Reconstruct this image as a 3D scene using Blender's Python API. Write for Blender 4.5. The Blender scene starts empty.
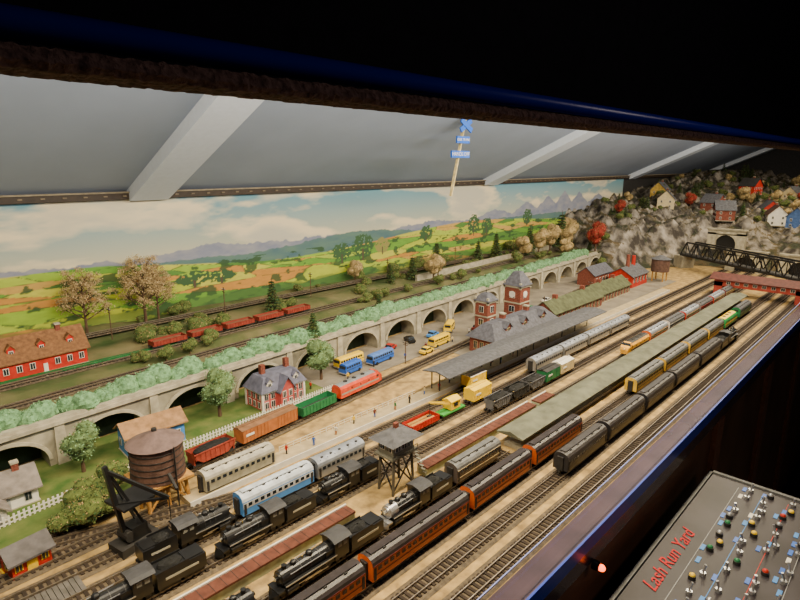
import bpy, math, random
import numpy as np
from mathutils import Vector, Matrix, noise
R=random.Random(7)
# ------------------------------------------------------------------ materials
MC={}
def mat(name,col,rough=.7,metal=0,var=.25,scale=40,bump=0,emit=0,col2=None,spec=.3):
    if name in MC: return MC[name]
    m=bpy.data.materials.new(name);m.use_nodes=True;nt=m.node_tree;b=nt.nodes['Principled BSDF']
    b.inputs['Roughness'].default_value=rough;b.inputs['Metallic'].default_value=metal
    b.inputs['Specular IOR Level'].default_value=spec
    c=(*col,1)
    if var>0 or col2:
        tc=nt.nodes.new('ShaderNodeTexCoord');n=nt.nodes.new('ShaderNodeTexNoise');n.inputs['Scale'].default_value=scale;n.inputs['Detail'].default_value=6
        nt.links.new(tc.outputs['Object'],n.inputs['Vector'])
        r=nt.nodes.new('ShaderNodeValToRGB');nt.links.new(n.outputs['Fac'],r.inputs['Fac'])
        r.color_ramp.elements[0].position=.32;r.color_ramp.elements[1].position=.68
        c2=col2 or tuple(min(1,x*(1+var)) for x in col)
        r.color_ramp.elements[0].color=(*[x*(1-var) for x in col],1) if not col2 else c
        r.color_ramp.elements[1].color=(*c2,1)
        nt.links.new(r.outputs['Color'],b.inputs['Base Color'])
        if bump:
            bp=nt.nodes.new('ShaderNodeBump');bp.inputs['Strength'].default_value=bump;bp.inputs['Distance'].default_value=.01
            nt.links.new(n.outputs['Fac'],bp.inputs['Height']);nt.links.new(bp.outputs['Normal'],b.inputs['Normal'])
    else: b.inputs['Base Color'].default_value=c
    if emit:
        b.inputs['Emission Color'].default_value=c;b.inputs['Emission Strength'].default_value=emit
    MC[name]=m;return m
def MM(name,col,**k): return mat(name,col,**k)
black=MM('black_paint',(.011,.011,.012),rough=.35,var=.2,spec=.5)
steel=MM('rail_steel',(.40,.33,.25),rough=.35,metal=.8,var=.2)
darkm=MM('dark_metal',(.03,.028,.027),rough=.6,var=.3)
silver=MM('silver_paint',(.42,.42,.43),rough=.3,metal=.6,var=.1)
tie=MM('tie_wood',(.035,.024,.017),rough=.9,var=.4)
glassd=MM('dark_window',(.02,.025,.03),rough=.1,var=0,spec=.6)
winlit=MM('cream_window',(.75,.68,.45),rough=.4,var=0)
white=MM('white_paint',(.70,.66,.58),rough=.6,var=.08)
cream=MM('cream_paint',(.62,.50,.28),rough=.6,var=.1)
orange=MM('orange_paint',(.58,.12,.018),rough=.4,var=.12)
greyroof=MM('grey_roof',(.09,.09,.10),rough=.8,var=.3,scale=60,bump=.3)
brownroof=MM('dark_brown_roof',(.06,.03,.02),rough=.5,var=.3)
red=MM('red_paint',(.45,.025,.012),rough=.5,var=.2)
brick=MM('red_brick',(.19,.055,.035),rough=.85,var=.35,scale=120,bump=.3)
yellow=MM('yellow_paint',(.85,.56,.02),rough=.4,var=.08)
blue=MM('blue_paint',(.03,.12,.5),rough=.4,var=.1)
ltblue=MM('light_blue_paint',(.07,.24,.6),rough=.5,var=.1)
green=MM('green_paint',(.02,.16,.06),rough=.45,var=.15)
brown=MM('boxcar_brown',(.36,.12,.035),rough=.6,var=.2)
maroon=MM('maroon_paint',(.15,.02,.016),rough=.5,var=.2)
concrete=MM('concrete',(.29,.26,.19),rough=.9,var=.4,scale=14,bump=.3)
conc2=MM('concrete_trim',(.38,.34,.25),rough=.9,var=.25,scale=30)
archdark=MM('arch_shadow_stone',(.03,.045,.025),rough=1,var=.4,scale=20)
wood=MM('timber',(.42,.21,.05),rough=.8,var=.3,scale=60)
tankwood=MM('tank_wood',(.11,.06,.045),rough=.8,var=.3,scale=50,bump=.3)
plank=MM('walkway_planks',(.12,.04,.025),rough=.8,var=.3,scale=50)
trunk=MM('bark',(.1,.06,.035),rough=.95,var=.3)
hedge1=MM('hedge_foliage',(.15,.29,.14),rough=.95,var=.4,scale=60,bump=.6)
leafA=MM('leaf_mint',(.22,.38,.19),rough=.9,var=.35)
leafB=MM('leaf_dark',(.025,.075,.025),rough=.9,var=.4)
leafC=MM('leaf_tan',(.38,.27,.12),rough=.95,var=.35)
leafD=MM('leaf_olive',(.10,.13,.035),rough=.95,var=.4)
leafE=MM('leaf_autumn',(.24,.03,.018),rough=.95,var=.4)
coal=MM('coal',(.01,.01,.01),rough=.8,var=.3,bump=.8)
# ------------------------------------------------------------------ builder
class B:
    def __init__(s): s.v=[];s.f=[];s.m=[];s.mats=[]
    def mi(s,m):
        if m not in s.mats: s.mats.append(m)
        return s.mats.index(m)
    def add(s,pts,faces,m):
        o=len(s.v);s.v+=[tuple(p) for p in pts];i=s.mi(m)
        for f in faces: s.f.append([o+k for k in f]);s.m.append(i)
    def poly(s,pts,m): s.add(pts,[range(len(pts))],m)
    def box(s,x0,x1,y0,y1,z0,z1,m):
        s.add([(x0,y0,z0),(x1,y0,z0),(x1,y1,z0),(x0,y1,z0),(x0,y0,z1),(x1,y0,z1),(x1,y1,z1),(x0,y1,z1)],
              [(3,2,1,0),(4,5,6,7),(0,1,5,4),(1,2,6,5),(2,3,7,6),(3,0,4,7)],m)
    def beam(s,p0,p1,w,h,m):
        p0=Vector(p0);p1=Vector(p1);d=(p1-p0).normalized();up=Vector((0,0,1))
        if abs(d.z)>.95: up=Vector((1,0,0))
        a=d.cross(up).normalized()*w/2;b=a.cross(d).normalized()*h/2
        s.add([p0-a-b,p0+a-b,p0+a+b,p0-a+b,p1-a-b,p1+a-b,p1+a+b,p1-a+b],[(3,2,1,0),(4,5,6,7),(0,1,5,4),(1,2,6,5),(2,3,7,6),(3,0,4,7)],m)
    def cyl(s,p0,p1,r0,m,r1=None,n=12,cap=True):
        if r1 is None:r1=r0
        p0=Vector(p0);p1=Vector(p1);d=(p1-p0).normalized();up=Vector((0,0,1)) if abs(d.z)<.95 else Vector((1,0,0))
        a=d.cross(up).normalized();b=a.cross(d)
        P=[p0+(a*math.cos(t)+b*math.sin(t))*r0 for t in [2*math.pi*k/n for k in range(n)]]
        Q=[p1+(a*math.cos(t)+b*math.sin(t))*r1 for t in [2*math.pi*k/n for k in range(n)]]
        F=[(k,(k+1)%n,n+(k+1)%n,n+k) for k in range(n)]
        if cap: F+=[tuple(range(n-1,-1,-1)),tuple(range(n,2*n))]
        s.add(P+Q,F,m)
    def dome(s,c,r,h,m,n=12,k=4):
        c=Vector(c);P=[];F=[]
        for i in range(k+1):
            t=math.pi/2*i/k
            for j in range(n):
                u=2*math.pi*j/n;P.append((c.x+r*math.cos(t)*math.cos(u),c.y+r*math.cos(t)*math.sin(u),c.z+h*math.sin(t)))
        for i in range(k):
            for j in range(n): F.append((i*n+j,i*n+(j+1)%n,(i+1)*n+(j+1)%n,(i+1)*n+j))
        s.add(P,F,m)
    def ball(s,c,r,m,n=10,k=7,jit=0):
        P=[];F=[]
        for i in range(k+1):
            t=-math.pi/2+math.pi*i/k
            for j in range(n):
                u=2*math.pi*j/n;q=1+R.uniform(-jit,jit)
                P.append((c[0]+r[0]*q*math.cos(t)*math.cos(u),c[1]+r[1]*q*math.cos(t)*math.sin(u),c[2]+r[2]*q*math.sin(t)))
        for i in range(k):
            for j in range(n): F.append((i*n+j,i*n+(j+1)%n,(i+1)*n+(j+1)%n,(i+1)*n+j))
        s.add(P,F,m)
    def extr(s,prof,x0,x1,mats,cap):
        n=len(prof)
        for k in range(n):
            a=prof[k];b=prof[(k+1)%n];m=mats[k] if isinstance(mats,list) else mats
            s.poly([(x0,a[0],a[1]),(x0,b[0],b[1]),(x1,b[0],b[1]),(x1,a[0],a[1])],m)
        s.poly([(x0,p[0],p[1]) for p in prof],cap);s.poly([(x1,p[0],p[1]) for p in prof][::-1],cap)
    def gable(s,x0,x1,y0,y1,z,h,ov,rm,gm,axis='x',th=.005):
        if axis=='x':
            c=(y0+y1)/2
            for x in (x0,x1): s.poly([(x,y0,z),(x,y1,z),(x,c,z+h)],gm)
            for sg,ye in((-1,y0-ov),(1,y1+ov)):
                zz=z-h*ov/((y1-y0)/2)
                pts=[(x0-ov,ye,zz),(x1+ov,ye,zz),(x1+ov,c,z+h),(x0-ov,c,z+h)]
                up=[(p[0],p[1],p[2]+th) for p in pts]
                s.add(pts+up,[(0,1,2,3),(4,5,6,7),(0,1,5,4),(1,2,6,5),(3,0,4,7)],rm)
        else:
            c=(x0+x1)/2
            for y in (y0,y1): s.poly([(x0,y,z),(x1,y,z),(c,y,z+h)],gm)
            for xe in (x0-ov,x1+ov):
                zz=z-h*ov/((x1-x0)/2)
                pts=[(xe,y0-ov,zz),(xe,y1+ov,zz),(c,y1+ov,z+h),(c,y0-ov,z+h)]
                up=[(p[0],p[1],p[2]+th) for p in pts]
                s.add(pts+up,[(0,1,2,3),(4,5,6,7),(0,1,5,4),(1,2,6,5),(3,0,4,7)],rm)
    def hip(s,x0,x1,y0,y1,z,h,ov,m,inset=None):
        x0-=ov;x1+=ov;y0-=ov;y1+=ov;i=inset if inset is not None else min(x1-x0,y1-y0)/2*.999
        s.add([(x0,y0,z),(x1,y0,z),(x1,y1,z),(x0,y1,z),(x0+i,y0+i,z+h),(x1-i,y0+i,z+h),(x1-i,y1-i,z+h),(x0+i,y1-i,z+h)],
              [(3,2,1,0),(4,5,6,7),(0,1,5,4),(1,2,6,5),(2,3,7,6),(3,0,4,7)],m)
    def win(s,x,y,z,w,h,face,fm=None,gm=None):
        fm=fm or white;gm=gm or glassd;t=.0015
        if face in 'fb':
            sg=-1 if face=='f' else 1
            s.box(x-w/2-.002,x+w/2+.002,min(y,y+sg*t),max(y,y+sg*t),z-h/2-.002,z+h/2+.002,fm)
            s.box(x-w/2,x+w/2,min(y,y+sg*t*1.6),max(y,y+sg*t*1.6),z-h/2,z+h/2,gm)
            s.box(x-.0006,x+.0006,min(y,y+sg*t*2),max(y,y+sg*t*2),z-h/2,z+h/2,fm)
        else:
            sg=-1 if face=='l' else 1
            s.box(min(x,x+sg*t),max(x,x+sg*t),y-w/2-.002,y+w/2+.002,z-h/2-.002,z+h/2+.002,fm)
            s.box(min(x,x+sg*t*1.6),max(x,x+sg*t*1.6),y-w/2,y+w/2,z-h/2,z+h/2,gm)
            s.box(min(x,x+sg*t*2),max(x,x+sg*t*2),y-.0006,y+.0006,z-h/2,z+h/2,fm)
    def leaves(s,c,r,n,size,ms,shell=.55):
        for k in range(n):
            d=Vector((R.gauss(0,1),R.gauss(0,1),R.gauss(0,1))).normalized()*(shell+(1-shell)*R.random())
            p=Vector((c[0]+d.x*r[0],c[1]+d.y*r[1],c[2]+d.z*r[2]))
            a=Vector((R.gauss(0,1),R.gauss(0,1),R.gauss(0,1))).normalized()*size;b=Vector((R.gauss(0,1),R.gauss(0,1),R.gauss(0,1))).normalized()*size
            s.add([p,p+a,p+a*.5+b],[(0,1,2)],ms[k%len(ms)])
    def obj(s,name,loc=(0,0,0),rz=0,smooth=False,sc=(1,1,1)):
        me=bpy.data.meshes.new(name);me.from_pydata(s.v,[],s.f)
        for m in s.mats: me.materials.append(m)
        me.polygons.foreach_set('material_index',s.m)
        if smooth: me.polygons.foreach_set('use_smooth',[True]*len(s.f))
        me.update();o=bpy.data.objects.new(name,me);bpy.context.collection.objects.link(o)
        o.location=loc;o.rotation_euler=(0,0,rz);o.scale=sc;return o
def inst(o,loc,rz=0,sc=1):
    n=bpy.data.objects.new(o.name.split('.')[0],o.data);bpy.context.collection.objects.link(n)
    n.location=loc;n.rotation_euler=(0,0,rz);n.scale=(sc,sc,sc) if not isinstance(sc,tuple) else sc;return n
# ------------------------------------------------------------------ ground
ballast=MM('sand_ballast',(.21,.14,.06),rough=.95,col2=(.52,.35,.13),scale=22,bump=.5)
grass=MM('grass',(.05,.11,.02),rough=1,col2=(.15,.17,.05),scale=14,bump=.5)
paving=MM('paving',(.17,.145,.11),rough=.95,col2=(.28,.24,.18),scale=9,bump=.2)
b=B();b.box(-.6,7,.60,2.5,-.08,0,ballast);b.obj('layout_table')
b=B();b.poly([(-.5,1.80,.003),(.0,1.62,.003),(.62,1.62,.003),(.9,1.76,.003),(1.55,1.84,.003),(1.55,2.2,.003),(-.5,2.08,.003)],grass);b.obj('lawn_ground')
b=B();b.poly([(1.5,1.86,.0035),(2.3,1.90,.0035),(5.2,1.9,.0035),(5.2,2.42,.0035),(1.5,2.2,.0035)],paving)
b.poly([(2.3,1.56,.003),(5.2,1.58,.003),(5.2,1.9,.003),(2.3,1.9,.003)],paving);b.obj('parking_lot_ground')
# ------------------------------------------------------------------ tracks
bedm=MM('track_bed',(.07,.055,.04),rough=.95,col2=(.16,.12,.075),scale=60,bump=.5)
def track(p0,p1,z,name='railroad_track'):
    b=B();L=math.hypot(p1[0]-p0[0],p1[1]-p0[1]);n=int(L/.017)
    b.add([(0,-.038,0),(L,-.038,0),(L,.038,0),(0,.038,0),(0,-.031,.003),(L,-.031,.003),(L,.031,.003),(0,.031,.003)],[(4,5,6,7),(0,1,5,4),(2,3,7,6)],bedm)
    for k in range(n):
        x=L*(k+.5)/n;b.box(x-.0042,x+.0042,-.024,.024,.002,.006,tie)
    for y in(-.0148,.0148): b.box(0,L,y-.0012,y+.0012,.006,.0105,steel)
    return b.obj(name,(p0[0],p0[1],z),math.atan2(p1[1]-p0[1],p1[0]-p0[0]))
for y,x0,x1 in((.665,-.3,6.1),(.765,-.3,6.1),(.865,-.3,6.1),(.985,-.3,1.58),(1.09,2.1,6.1),(1.21,-.3,6.1),(1.32,-.3,6.1),(1.425,-.3,6.1)):
    track((x0,y),(x1,y),.001)
track((-.3,1.57),(6.0,2.2),.004)
track((-.3,1.50),(.62,1.535),.001);track((.1,1.66),(1.1,1.31),.0015);track((-.3,1.66),(.4,1.60),.0017)
b=B()
for k in range(26): b.box(.0+.012*k,.0105+.012*k,1.335,1.405,.001,.008,MM('crossing_planks',(.11,.10,.09),rough=.9,var=.3))
b.obj('plank_crossing')
RZ=.012
track((-.5,2.25),(5.6,2.60),.152)
track((-.5,2.43),(6.0,2.76),.172)
track((-.5,2.83),(6.5,2.93),.205)
# ------------------------------------------------------------------ rolling stock
def trucks(b,L,w=.05,xs=None):
    for x in xs or (-L*.34,L*.34):
        for y in(-.019,.019): b.box(x-.026,x+.026,y-.002,y+.002,.004,.011,darkm)
        for dx in(-.017,.017):
            for y in(-.0148,.0148): b.cyl((x+dx,y-.002,.0072),(x+dx,y+.002,.0072),.0075,darkm,n=10)
        b.box(x-.012,x+.012,-.018,.018,.008,.015,darkm)
    for sx in(-1,1): b.box(sx*L/2-.006,sx*L/2+.006,-.003,.003,.008,.013,darkm)
def coach(name,L,side,roof,band=None,wm=None,loc=(0,0),rz=0,z=RZ,stripe=None,ribs=False):
    b=B();w=.027;zb=.014;zs=.056;zr=.076
    prof=[(-w,zb),(-w,zs)];k=8
    for i in range(1,k): 
        t=math.pi*i/k;prof.append((-w*math.cos(t),zs+(zr-zs)*math.sin(t)**.8))
    prof+= [(w,zs),(w,zb)]
    mats=[side]+[roof]*k+[side,darkm]
    b.extr(prof,-L/2+.004,L/2-.004,mats,side)
    if not ribs: 
        b.box(-L/2+.015,L/2-.015,-.010,.010,zr-.004,zr+.003,roof)
        for x in np.arange(-L/2+.02,L/2-.02,.014): b.box(x-.004,x+.004,-.0105,.0105,zr-.0025,zr+.001,darkm)
    else:
        for x in np.arange(-L/2+.02,L/2-.02,.03): b.box(x-.0006,x+.0006,-.02,.02,zr-.010,zr-.0035,darkm)
    n=max(4,int(L/.022))
    if band: 
        for sy in(-1,1): b.box(-L/2+.006,L/2-.006,*sorted((sy*w,sy*(w+.0006))),.035,.053,band)
    if stripe:
        for sy in(-1,1):
            b.box(-L/2+.006,L/2-.006,*sorted((sy*w,sy*(w+.0008))),.0285,.0305,stripe)
            b.box(-L/2+.006,L/2-.006,*sorted((sy*w,sy*(w+.0008))),.0545,.0565,stripe)
    for i in range(n):
        x=-L/2+.028+(L-.056)*i/(n-1)
        for sy in(-1,1): b.box(x-.006,x+.006,*sorted((sy*w,sy*(w+.0012))),.040,.050,wm or glassd)
    for sx in(-1,1):
        for sy in(-1,1): b.box(sx*(L/2-.012)-.004,sx*(L/2-.012)+.004,*sorted((sy*w,sy*(w+.001))),.017,.050,darkm)
        b.box(sx*(L/2-.001)-.004,sx*(L/2-.001)+.004,-.011,.011,.015,.062,darkm)
    b.box(-L*.15,L*.12,-.018,.018,.006,.014,darkm)
    b.box(-L/2+.008,L/2-.008,-.024,.024,.0125,.0145,darkm)
    for x in np.linspace(-L*.35,L*.35,5): b.box(x-.004,x+.004,-.014,-.008,zr-.003,zr+.001,darkm)
    trucks(b,L);return b.obj(name,(loc[0],loc[1],z),rz)
def steam(L,loc,rz=math.pi,front=black,z=RZ,body=black,tend=True):
    b=B();Lt=L*.34 if tend else 0;Ll=L-Lt-.01;x1=L/2;x0=x1-Ll
    zc=.042;r=.0185
    b.cyl((x0+.045,0,zc),(x1-.03,0,zc),r,body,n=20);b.cyl((x1-.048,0,zc),(x1-.018,0,zc),r*1.04,front,n=20)
    b.cyl((x1-.018,0,zc),(x1-.015,0,zc),r*.8,front,r1=r*.7,n=20)
    b.cyl((x1-.016,0,zc+.002),(x1-.008,0,zc+.002),.005,front,n=10);b.cyl((x1-.0085,0,zc+.002),(x1-.0075,0,zc+.002),.004,winlit,n=10)
    b.cyl((x1-.034,0,zc+r-.003),(x1-.034,0,zc+r+.010),.0055,body,r1=.0065,n=12)
    b.cyl((x1-.06,0,zc+r-.002),(x1-.06,0,zc+r+.004),.008,body);b.dome((x1-.06,0,zc+r+.004),.008,.005,body)
    mid=(x0+x1)/2;b.cyl((mid,0,zc+r-.002),(mid,0,zc+r+.004),.009,body);b.dome((mid,0,zc+r+.004),.009,.006,body)
    b.cyl((mid+.02,0,zc+r),(mid+.02,0,zc+r+.006),.002,MM('brass',(.6,.4,.1),rough=.3,metal=.8,var=0))
    for k in range(5): 
        x=x0+.055+(Ll-.1)*k/4;b.cyl((x,0,zc),(x+.0015,0,zc),r*1.03,MM('boiler_band',(.09,.09,.09),rough=.4,var=0),n=20)
    b.box(x0+.04,x0+.07,-.02,.02,.02,.05,body)
    b.box(x0,x0+.045,-.026,.026,.018,.068,body)
    prof=[(-.03,.068),(-.02,.074),(0,.077),(.02,.074),(.03,.068)];b.extr(prof,x0-.008,x0+.05,MM('cab_roof',(.05,.05,.055),rough=.6),body)
    for sy in(-1,1):
        for dx in(.012,.03): b.box(x0+dx-.006,x0+dx+.006,*sorted((sy*.026,sy*.0268)),.05,.062,MM('cab_window',(.2,.2,.18),rough=.2,var=0))
        b.box(x0+.04,x1-.02,*sorted((sy*.016,sy*.027)),.031,.033,body)
        b.box(x0+.04,x1-.02,*sorted((sy*.0265,sy*.0275)),.0305,.0335,silver)
        b.box(x1-.055,x1-.025,*sorted((sy*.014,sy*.028)),.010,.024,body)
        b.cyl((x1-.055,sy*.022,.017),(x1-.023,sy*.022,.017),.008,body,n=12)
        nd=4 if Ll>.17 else 3;dx=(Ll-.12)/nd
        for k in range(nd):
            x=x0+.055+dx*(k+.4);b.cyl((x,sy*.0148-.002,.0145),(x,sy*.0148+.002,.0145),.0145,darkm,n=16)
            b.cyl((x,sy*.0148-.0026,.0145),(x,sy*.0148+.0026,.0145),.0115,MM('wheel_centre',(.06,.055,.05),rough=.5,var=0),n=16)
            b.cyl((x,sy*.0148-.004,.0145),(x,sy*.0148+.004,.0145),.003,silver,n=8)
        b.box(x0+.055+dx*.4,x0+.055+dx*(nd-.6),*sorted((sy*.0195,sy*.021)),.009,.012,silver)
        b.box(x0+.055+dx*1.4,x1-.05,*sorted((sy*.021,sy*.0225)),.014,.0165,silver)
        for x in(x1-.018,x1-.04,x0+.01,x0+.03): b.cyl((x,sy*.0148-.002,.0075),(x,sy*.0148+.002,.0075),.0075,darkm,n=10)
        b.cyl((x0+.07,sy*.0205,zc+.012),(x1-.04,sy*.0175,zc+.008),.0012,silver,n=6)
    b.box(x0,x1-.006,-.02,.02,.013,.02,darkm);b.box(x1-.018,x1-.002,-.024,.024,.018,.022,front)
    b.add([(x1-.004,-.022,.018),(x1-.004,.022,.018),(x1-.004,-.022,.003),(x1-.004,.022,.003),(x1+.012,0,.003),(x1+.001,0,.018)],[(0,2,4,5),(1,5,4,3),(0,5,1),(2,3,4)],front)
    if tend:
        a0=-L/2;a1=a0+Lt
        b.box(a0,a1,-.026,.026,.015,.052,body);b.box(a0+.004,a0+Lt*.4,-.022,.022,.052,.055,body)
        b.ball((a0+Lt*.65,0,.052),(Lt*.28,.02,.011),coal,jit=.12)
        for sy in(-1,1): b.box(a0+Lt*.35,a1,*sorted((sy*.024,sy*.026)),.052,.058,body);b.box(a0+.02,a1-.02,*sorted((sy*.026,sy*.0266)),.031,.037,MM('lettering_grey',(.4,.38,.3),var=0))
        trucks(b,Lt,xs=(a0+Lt*.25,a0+Lt*.75))
    return b.obj('steam_locomotive',(loc[0],loc[1],z),rz)
def diesel(L,loc,main,second,rz=0,z=RZ,name='diesel_locomotive'):
    b=B();w=.027;x0=-L/2;x1=L/2
    prof=[(-w,.014),(-w,.055),(-.020,.066),(-.008,.071),(.008,.071),(.020,.066),(w,.055),(w,.014)]
    b.extr(prof,x0,x1-.045,[main,main,second,second,second,main,main,darkm],main)
    cabp=[(x1-.045,.071),(x1-.030,.069),(x1-.022,.055),(x1-.004,.047),(x1,.035),(x1,.014),(x1-.045,.014)]
    for i in range(len(cabp)-1):
        a,c=cabp[i],cabp[i+1];wa=w if a[1]<.06 else .018;wc=w if c[1]<.06 else .018
        if a[0]>x1-.01: wa*=.75
        if c[0]>x1-.01: wc*=.75
        b.poly([(a[0],-wa,a[1]),(a[0],wa,a[1]),(c[0],wc,c[1]),(c[0],-wc,c[1])],glassd if i==1 else main)
    for sy in(-1,1): b.poly([(p[0],sy*(w if p[1]<.06 else .018)*(.75 if p[0]>x1-.01 else 1),p[1]) for p in cabp],main)
    b.cyl((x1-.004,0,.04),(x1+.003,0,.04),.004,winlit)
    for sy in(-1,1):
        b.box(x0+.005,x1-.03,*sorted((sy*w,sy*(w+.0008))),.028,.036,second)
        b.box(x1-.045,x1-.032,*sorted((sy*w,sy*(w+.001))),.045,.054,glassd)
        for x in(x0+L*.25,x0+L*.45,x0+L*.65): b.cyl((x,sy*w,.045),(x,sy*(w+.001),.045),.004,glassd)
    for x in(x0+L*.2,x0+L*.4,x0+L*.6): b.cyl((x,0,.070),(x,0,.074),.01,darkm)
    b.box(-.03,.03,-.022,.022,.004,.014,darkm);trucks(b,L);return b.obj(name,(loc[0],loc[1],z),rz)
def boxcar(L,side,roof,loc,rz=0,z=RZ,h=.062,name='boxcar',door=None):
    b=B();w=.027;b.box(-L/2+.006,L/2-.006,-w,w,.014,h,side)
    b.extr([(-w-.001,h),(0,h+.007),(w+.001,h)],-L/2+.004,L/2-.004,roof,roof);b.box(-L/2+.004,L/2-.004,-.004,.004,h+.006,h+.009,roof)
    for sy in(-1,1):
        b.box(-.017,.017,*sorted((sy*w,sy*(w+.0018))),.015,h-.003,door or side)
        n=int(L/.016)
        for k in range(n+1):
            x=-L/2+.008+(L-.016)*k/n
            if abs(x)>.02: b.box(x-.0008,x+.0008,*sorted((sy*w,sy*(w+.0015))),.014,h,side)
        b.box(-L/2+.02,-L/2+.055,*sorted((sy*w,sy*(w+.002))),.036,.044,MM('lettering',(.7,.68,.6),var=0))
    b.box(-L/2+.004,L/2-.004,-.018,.018,.011,.014,darkm);trucks(b,L);return b.obj(name,(loc[0],loc[1],z),rz)
def hopper(L,side,load,loc,rz=0,z=RZ,name='hopper_car'):
    b=B();w=.027;h=.052
    for sy in(-1,1):
        b.poly([(-L/2+.006,sy*w,.036),(-L/2+.006,sy*w,h),(L/2-.006,sy*w,h),(L/2-.006,sy*w,.036),(L*.28,sy*w,.014),(-L*.28,sy*w,.014)],side)
        b.box(-L/2+.004,L/2-.004,*sorted((sy*(w-.001),sy*(w+.002))),h-.003,h+.001,side)
        for k in range(9):
            x=-L/2+.01+(L-.02)*k/8;b.box(x-.001,x+.001,*sorted((sy*w,sy*(w+.002))),.03 if abs(x)>L*.3 else .016,h,side)
    for sx in(-1,1):
        b.poly([(sx*(L/2-.006),-w,h),(sx*(L/2-.006),w,h),(sx*(L/2-.006),w,.036),(sx*(L/2-.006),-w,.036)],side)
        b.poly([(sx*(L/2-.006),-w,.036),(sx*(L/2-.006),w,.036),(sx*L*.28,w,.014),(sx*L*.28,-w,.014)],side)
        b.box(sx*(L/2-.008)-.002,sx*(L/2-.008)+.002,-.02,.02,.011,.036,side)
    b.ball((0,0,h-.004),(L/2-.012,w-.003,.009),load,jit=.1,n=16);b.box(-L/2+.004,L/2-.004,-.006,.006,.011,.014,darkm)
    trucks(b,L);return b.obj(name,(loc[0],loc[1],z),rz)
def gondola(L,side,loc,rz=0,z=RZ,h=.036,name='gondola_car',load=None):
    b=B();w=.027;b.box(-L/2+.005,L/2-.005,-w,w,.012,.017,side)
    for sy in(-1,1):
        b.box(-L/2+.005,L/2-.005,*sorted((sy*(w-.002),sy*w)),.017,h,side)
        for k in range(11):
            x=-L/2+.008+(L-.016)*k/10;b.box(x-.0012,x+.0012,*sorted((sy*w,sy*(w+.002))),.014,h,side)
    for sx in(-1,1): b.box(*sorted((sx*(L/2-.005),sx*(L/2-.008))),-w,w,.017,h,side)
    if load:
        for k in range(5): b.cyl((-L/2+.02,-.018+.009*k,.022+.004*(k%2)),(L/2-.02,-.018+.009*k,.022+.004*(k%2)),.005,load,n=8)
    trucks(b,L);return b.obj(name,(loc[0],loc[1],z),rz)
for a,c in((1.56,1.86),(1.875,2.22),(2.235,2.57),(2.585,2.93),(2.945,3.3)): coach('passenger_coach',c-a,MM('pullman_dark',(.03,.028,.03),rough=.35),MM('pullman_roof',(.05,.045,.045),rough=.4),loc=((a+c)/2,.765),stripe=None,wm=MM('dim_window',(.12,.11,.09),rough=.2,var=0))
steam(.34,(3.49,.765),rz=0)
oroof=MM('orange_coach_roof',(.035,.028,.028),rough=.35)
for a,c in((.05,.40),(.42,.765),(.78,1.17),(1.185,1.51),(1.53,1.87)): coach('passenger_coach',c-a,orange,oroof,loc=((a+c)/2,.865),wm=MM('amber_window',(.09,.05,.03),rough=.2,var=0),stripe=maroon)
for a,c in((2.38,2.72),(2.74,3.08),(3.10,3.42),(3.44,3.74)): coach('passenger_coach',c-a,MM('yellow_coach',(.72,.46,.06),rough=.4),MM('coach_grey_roof',(.13,.13,.13),rough=.5),loc=((a+c)/2,.865),stripe=MM('olive_band',(.12,.12,.05)))
diesel(.3,(3.92,.865),MM('bright_green',(.02,.35,.1),rough=.4),yellow)
coach('passenger_coach',.3,green,greyroof,loc=(4.26,.865))
steam(.34,(.77,.985));steam(.28,(1.10,.985),front=silver);steam(.26,(.43,.985),rz=0)
coach('passenger_coach',.25,MM('tuscan_grey',(.10,.08,.07),rough=.4),MM('coach_grey_roof',(.13,.13,.13)),loc=(1.385,.985),stripe=cream)
steam(.36,(.36,1.21));steam(.30,(.735,1.21));steam(.24,(1.03,1.21))
steam(.26,(.56,1.32),rz=0)
sroof=MM('silver_roof',(.30,.32,.37),rough=.4,metal=.3)
coach('passenger_coach',.26,ltblue,MM('pale_roof',(.5,.54,.6),rough=.5),loc=(.835,1.32),band=MM('window_band_silver',(.5,.5,.5),rough=.4),stripe=None)
coach('passenger_coach',.21,silver,sroof,loc=(1.08,1.32),ribs=True)
for x,m,k in((1.86,MM('hopper_grey',(.12,.12,.13)),0),(2.00,MM('hopper_black',(.03,.03,.03)),0),(2.14,MM('hopper_grey',(.12,.12,.13)),0),(2.28,green,1),(2.42,cream,1)):
    (hopper(.135,m,coal,(x,1.21)) if k==0 else boxcar(.135,m,white if m is cream else darkm,(x,1.21)))
gondola(.17,red,(1.50,1.32),load=wood)
b=B();b.box(-.07,.07,-.024,.024,.012,.018,MM('crane_green',(.05,.3,.05)));b.box(-.02,.04,-.022,.022,.022,.055,yellow);b.gable(-.02,.04,-.022,.022,.055,.010,.003,yellow,yellow);b.cyl((0.01,0,.018),(0.01,0,.023),.02,darkm)
for s in(-.012,.012): b.beam((-.01,s,.045),(-.13,s*.3,.085),.004,.006,yellow)
b.beam((-.13,0,.085),(-.13,0,.03),.0015,.0015,darkm);b.box(-.14,-.12,-.006,.006,.022,.032,darkm);b.win(.01,-.022,.042,.02,.012,'f',darkm);trucks(b,.14,xs=(-.045,.045));b.obj('crane_car',(1.68,1.32,RZ))
boxcar(.13,yellow,white,(1.985,1.425));boxcar(.14,yellow,yellow,(1.87,1.32))
for x in(2.44,2.73,3.02,3.30): coach('passenger_coach',.28,silver,sroof,loc=(x,1.32),ribs=True)
diesel(.28,(3.0,1.09),MM('golden_yellow',(.8,.4,.04)),darkm,rz=math.pi)
for i,x in enumerate((3.3,3.6,3.9,4.2,4.5,4.8)): coach('passenger_coach',.28,[orange,white,red,silver,red,maroon][i],greyroof if i%2 else sroof,loc=(x,1.09),band=[cream,silver,cream,red,cream,cream][i])
an=math.atan(.1)
def fy(x): return 1.60+.1*x
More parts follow.
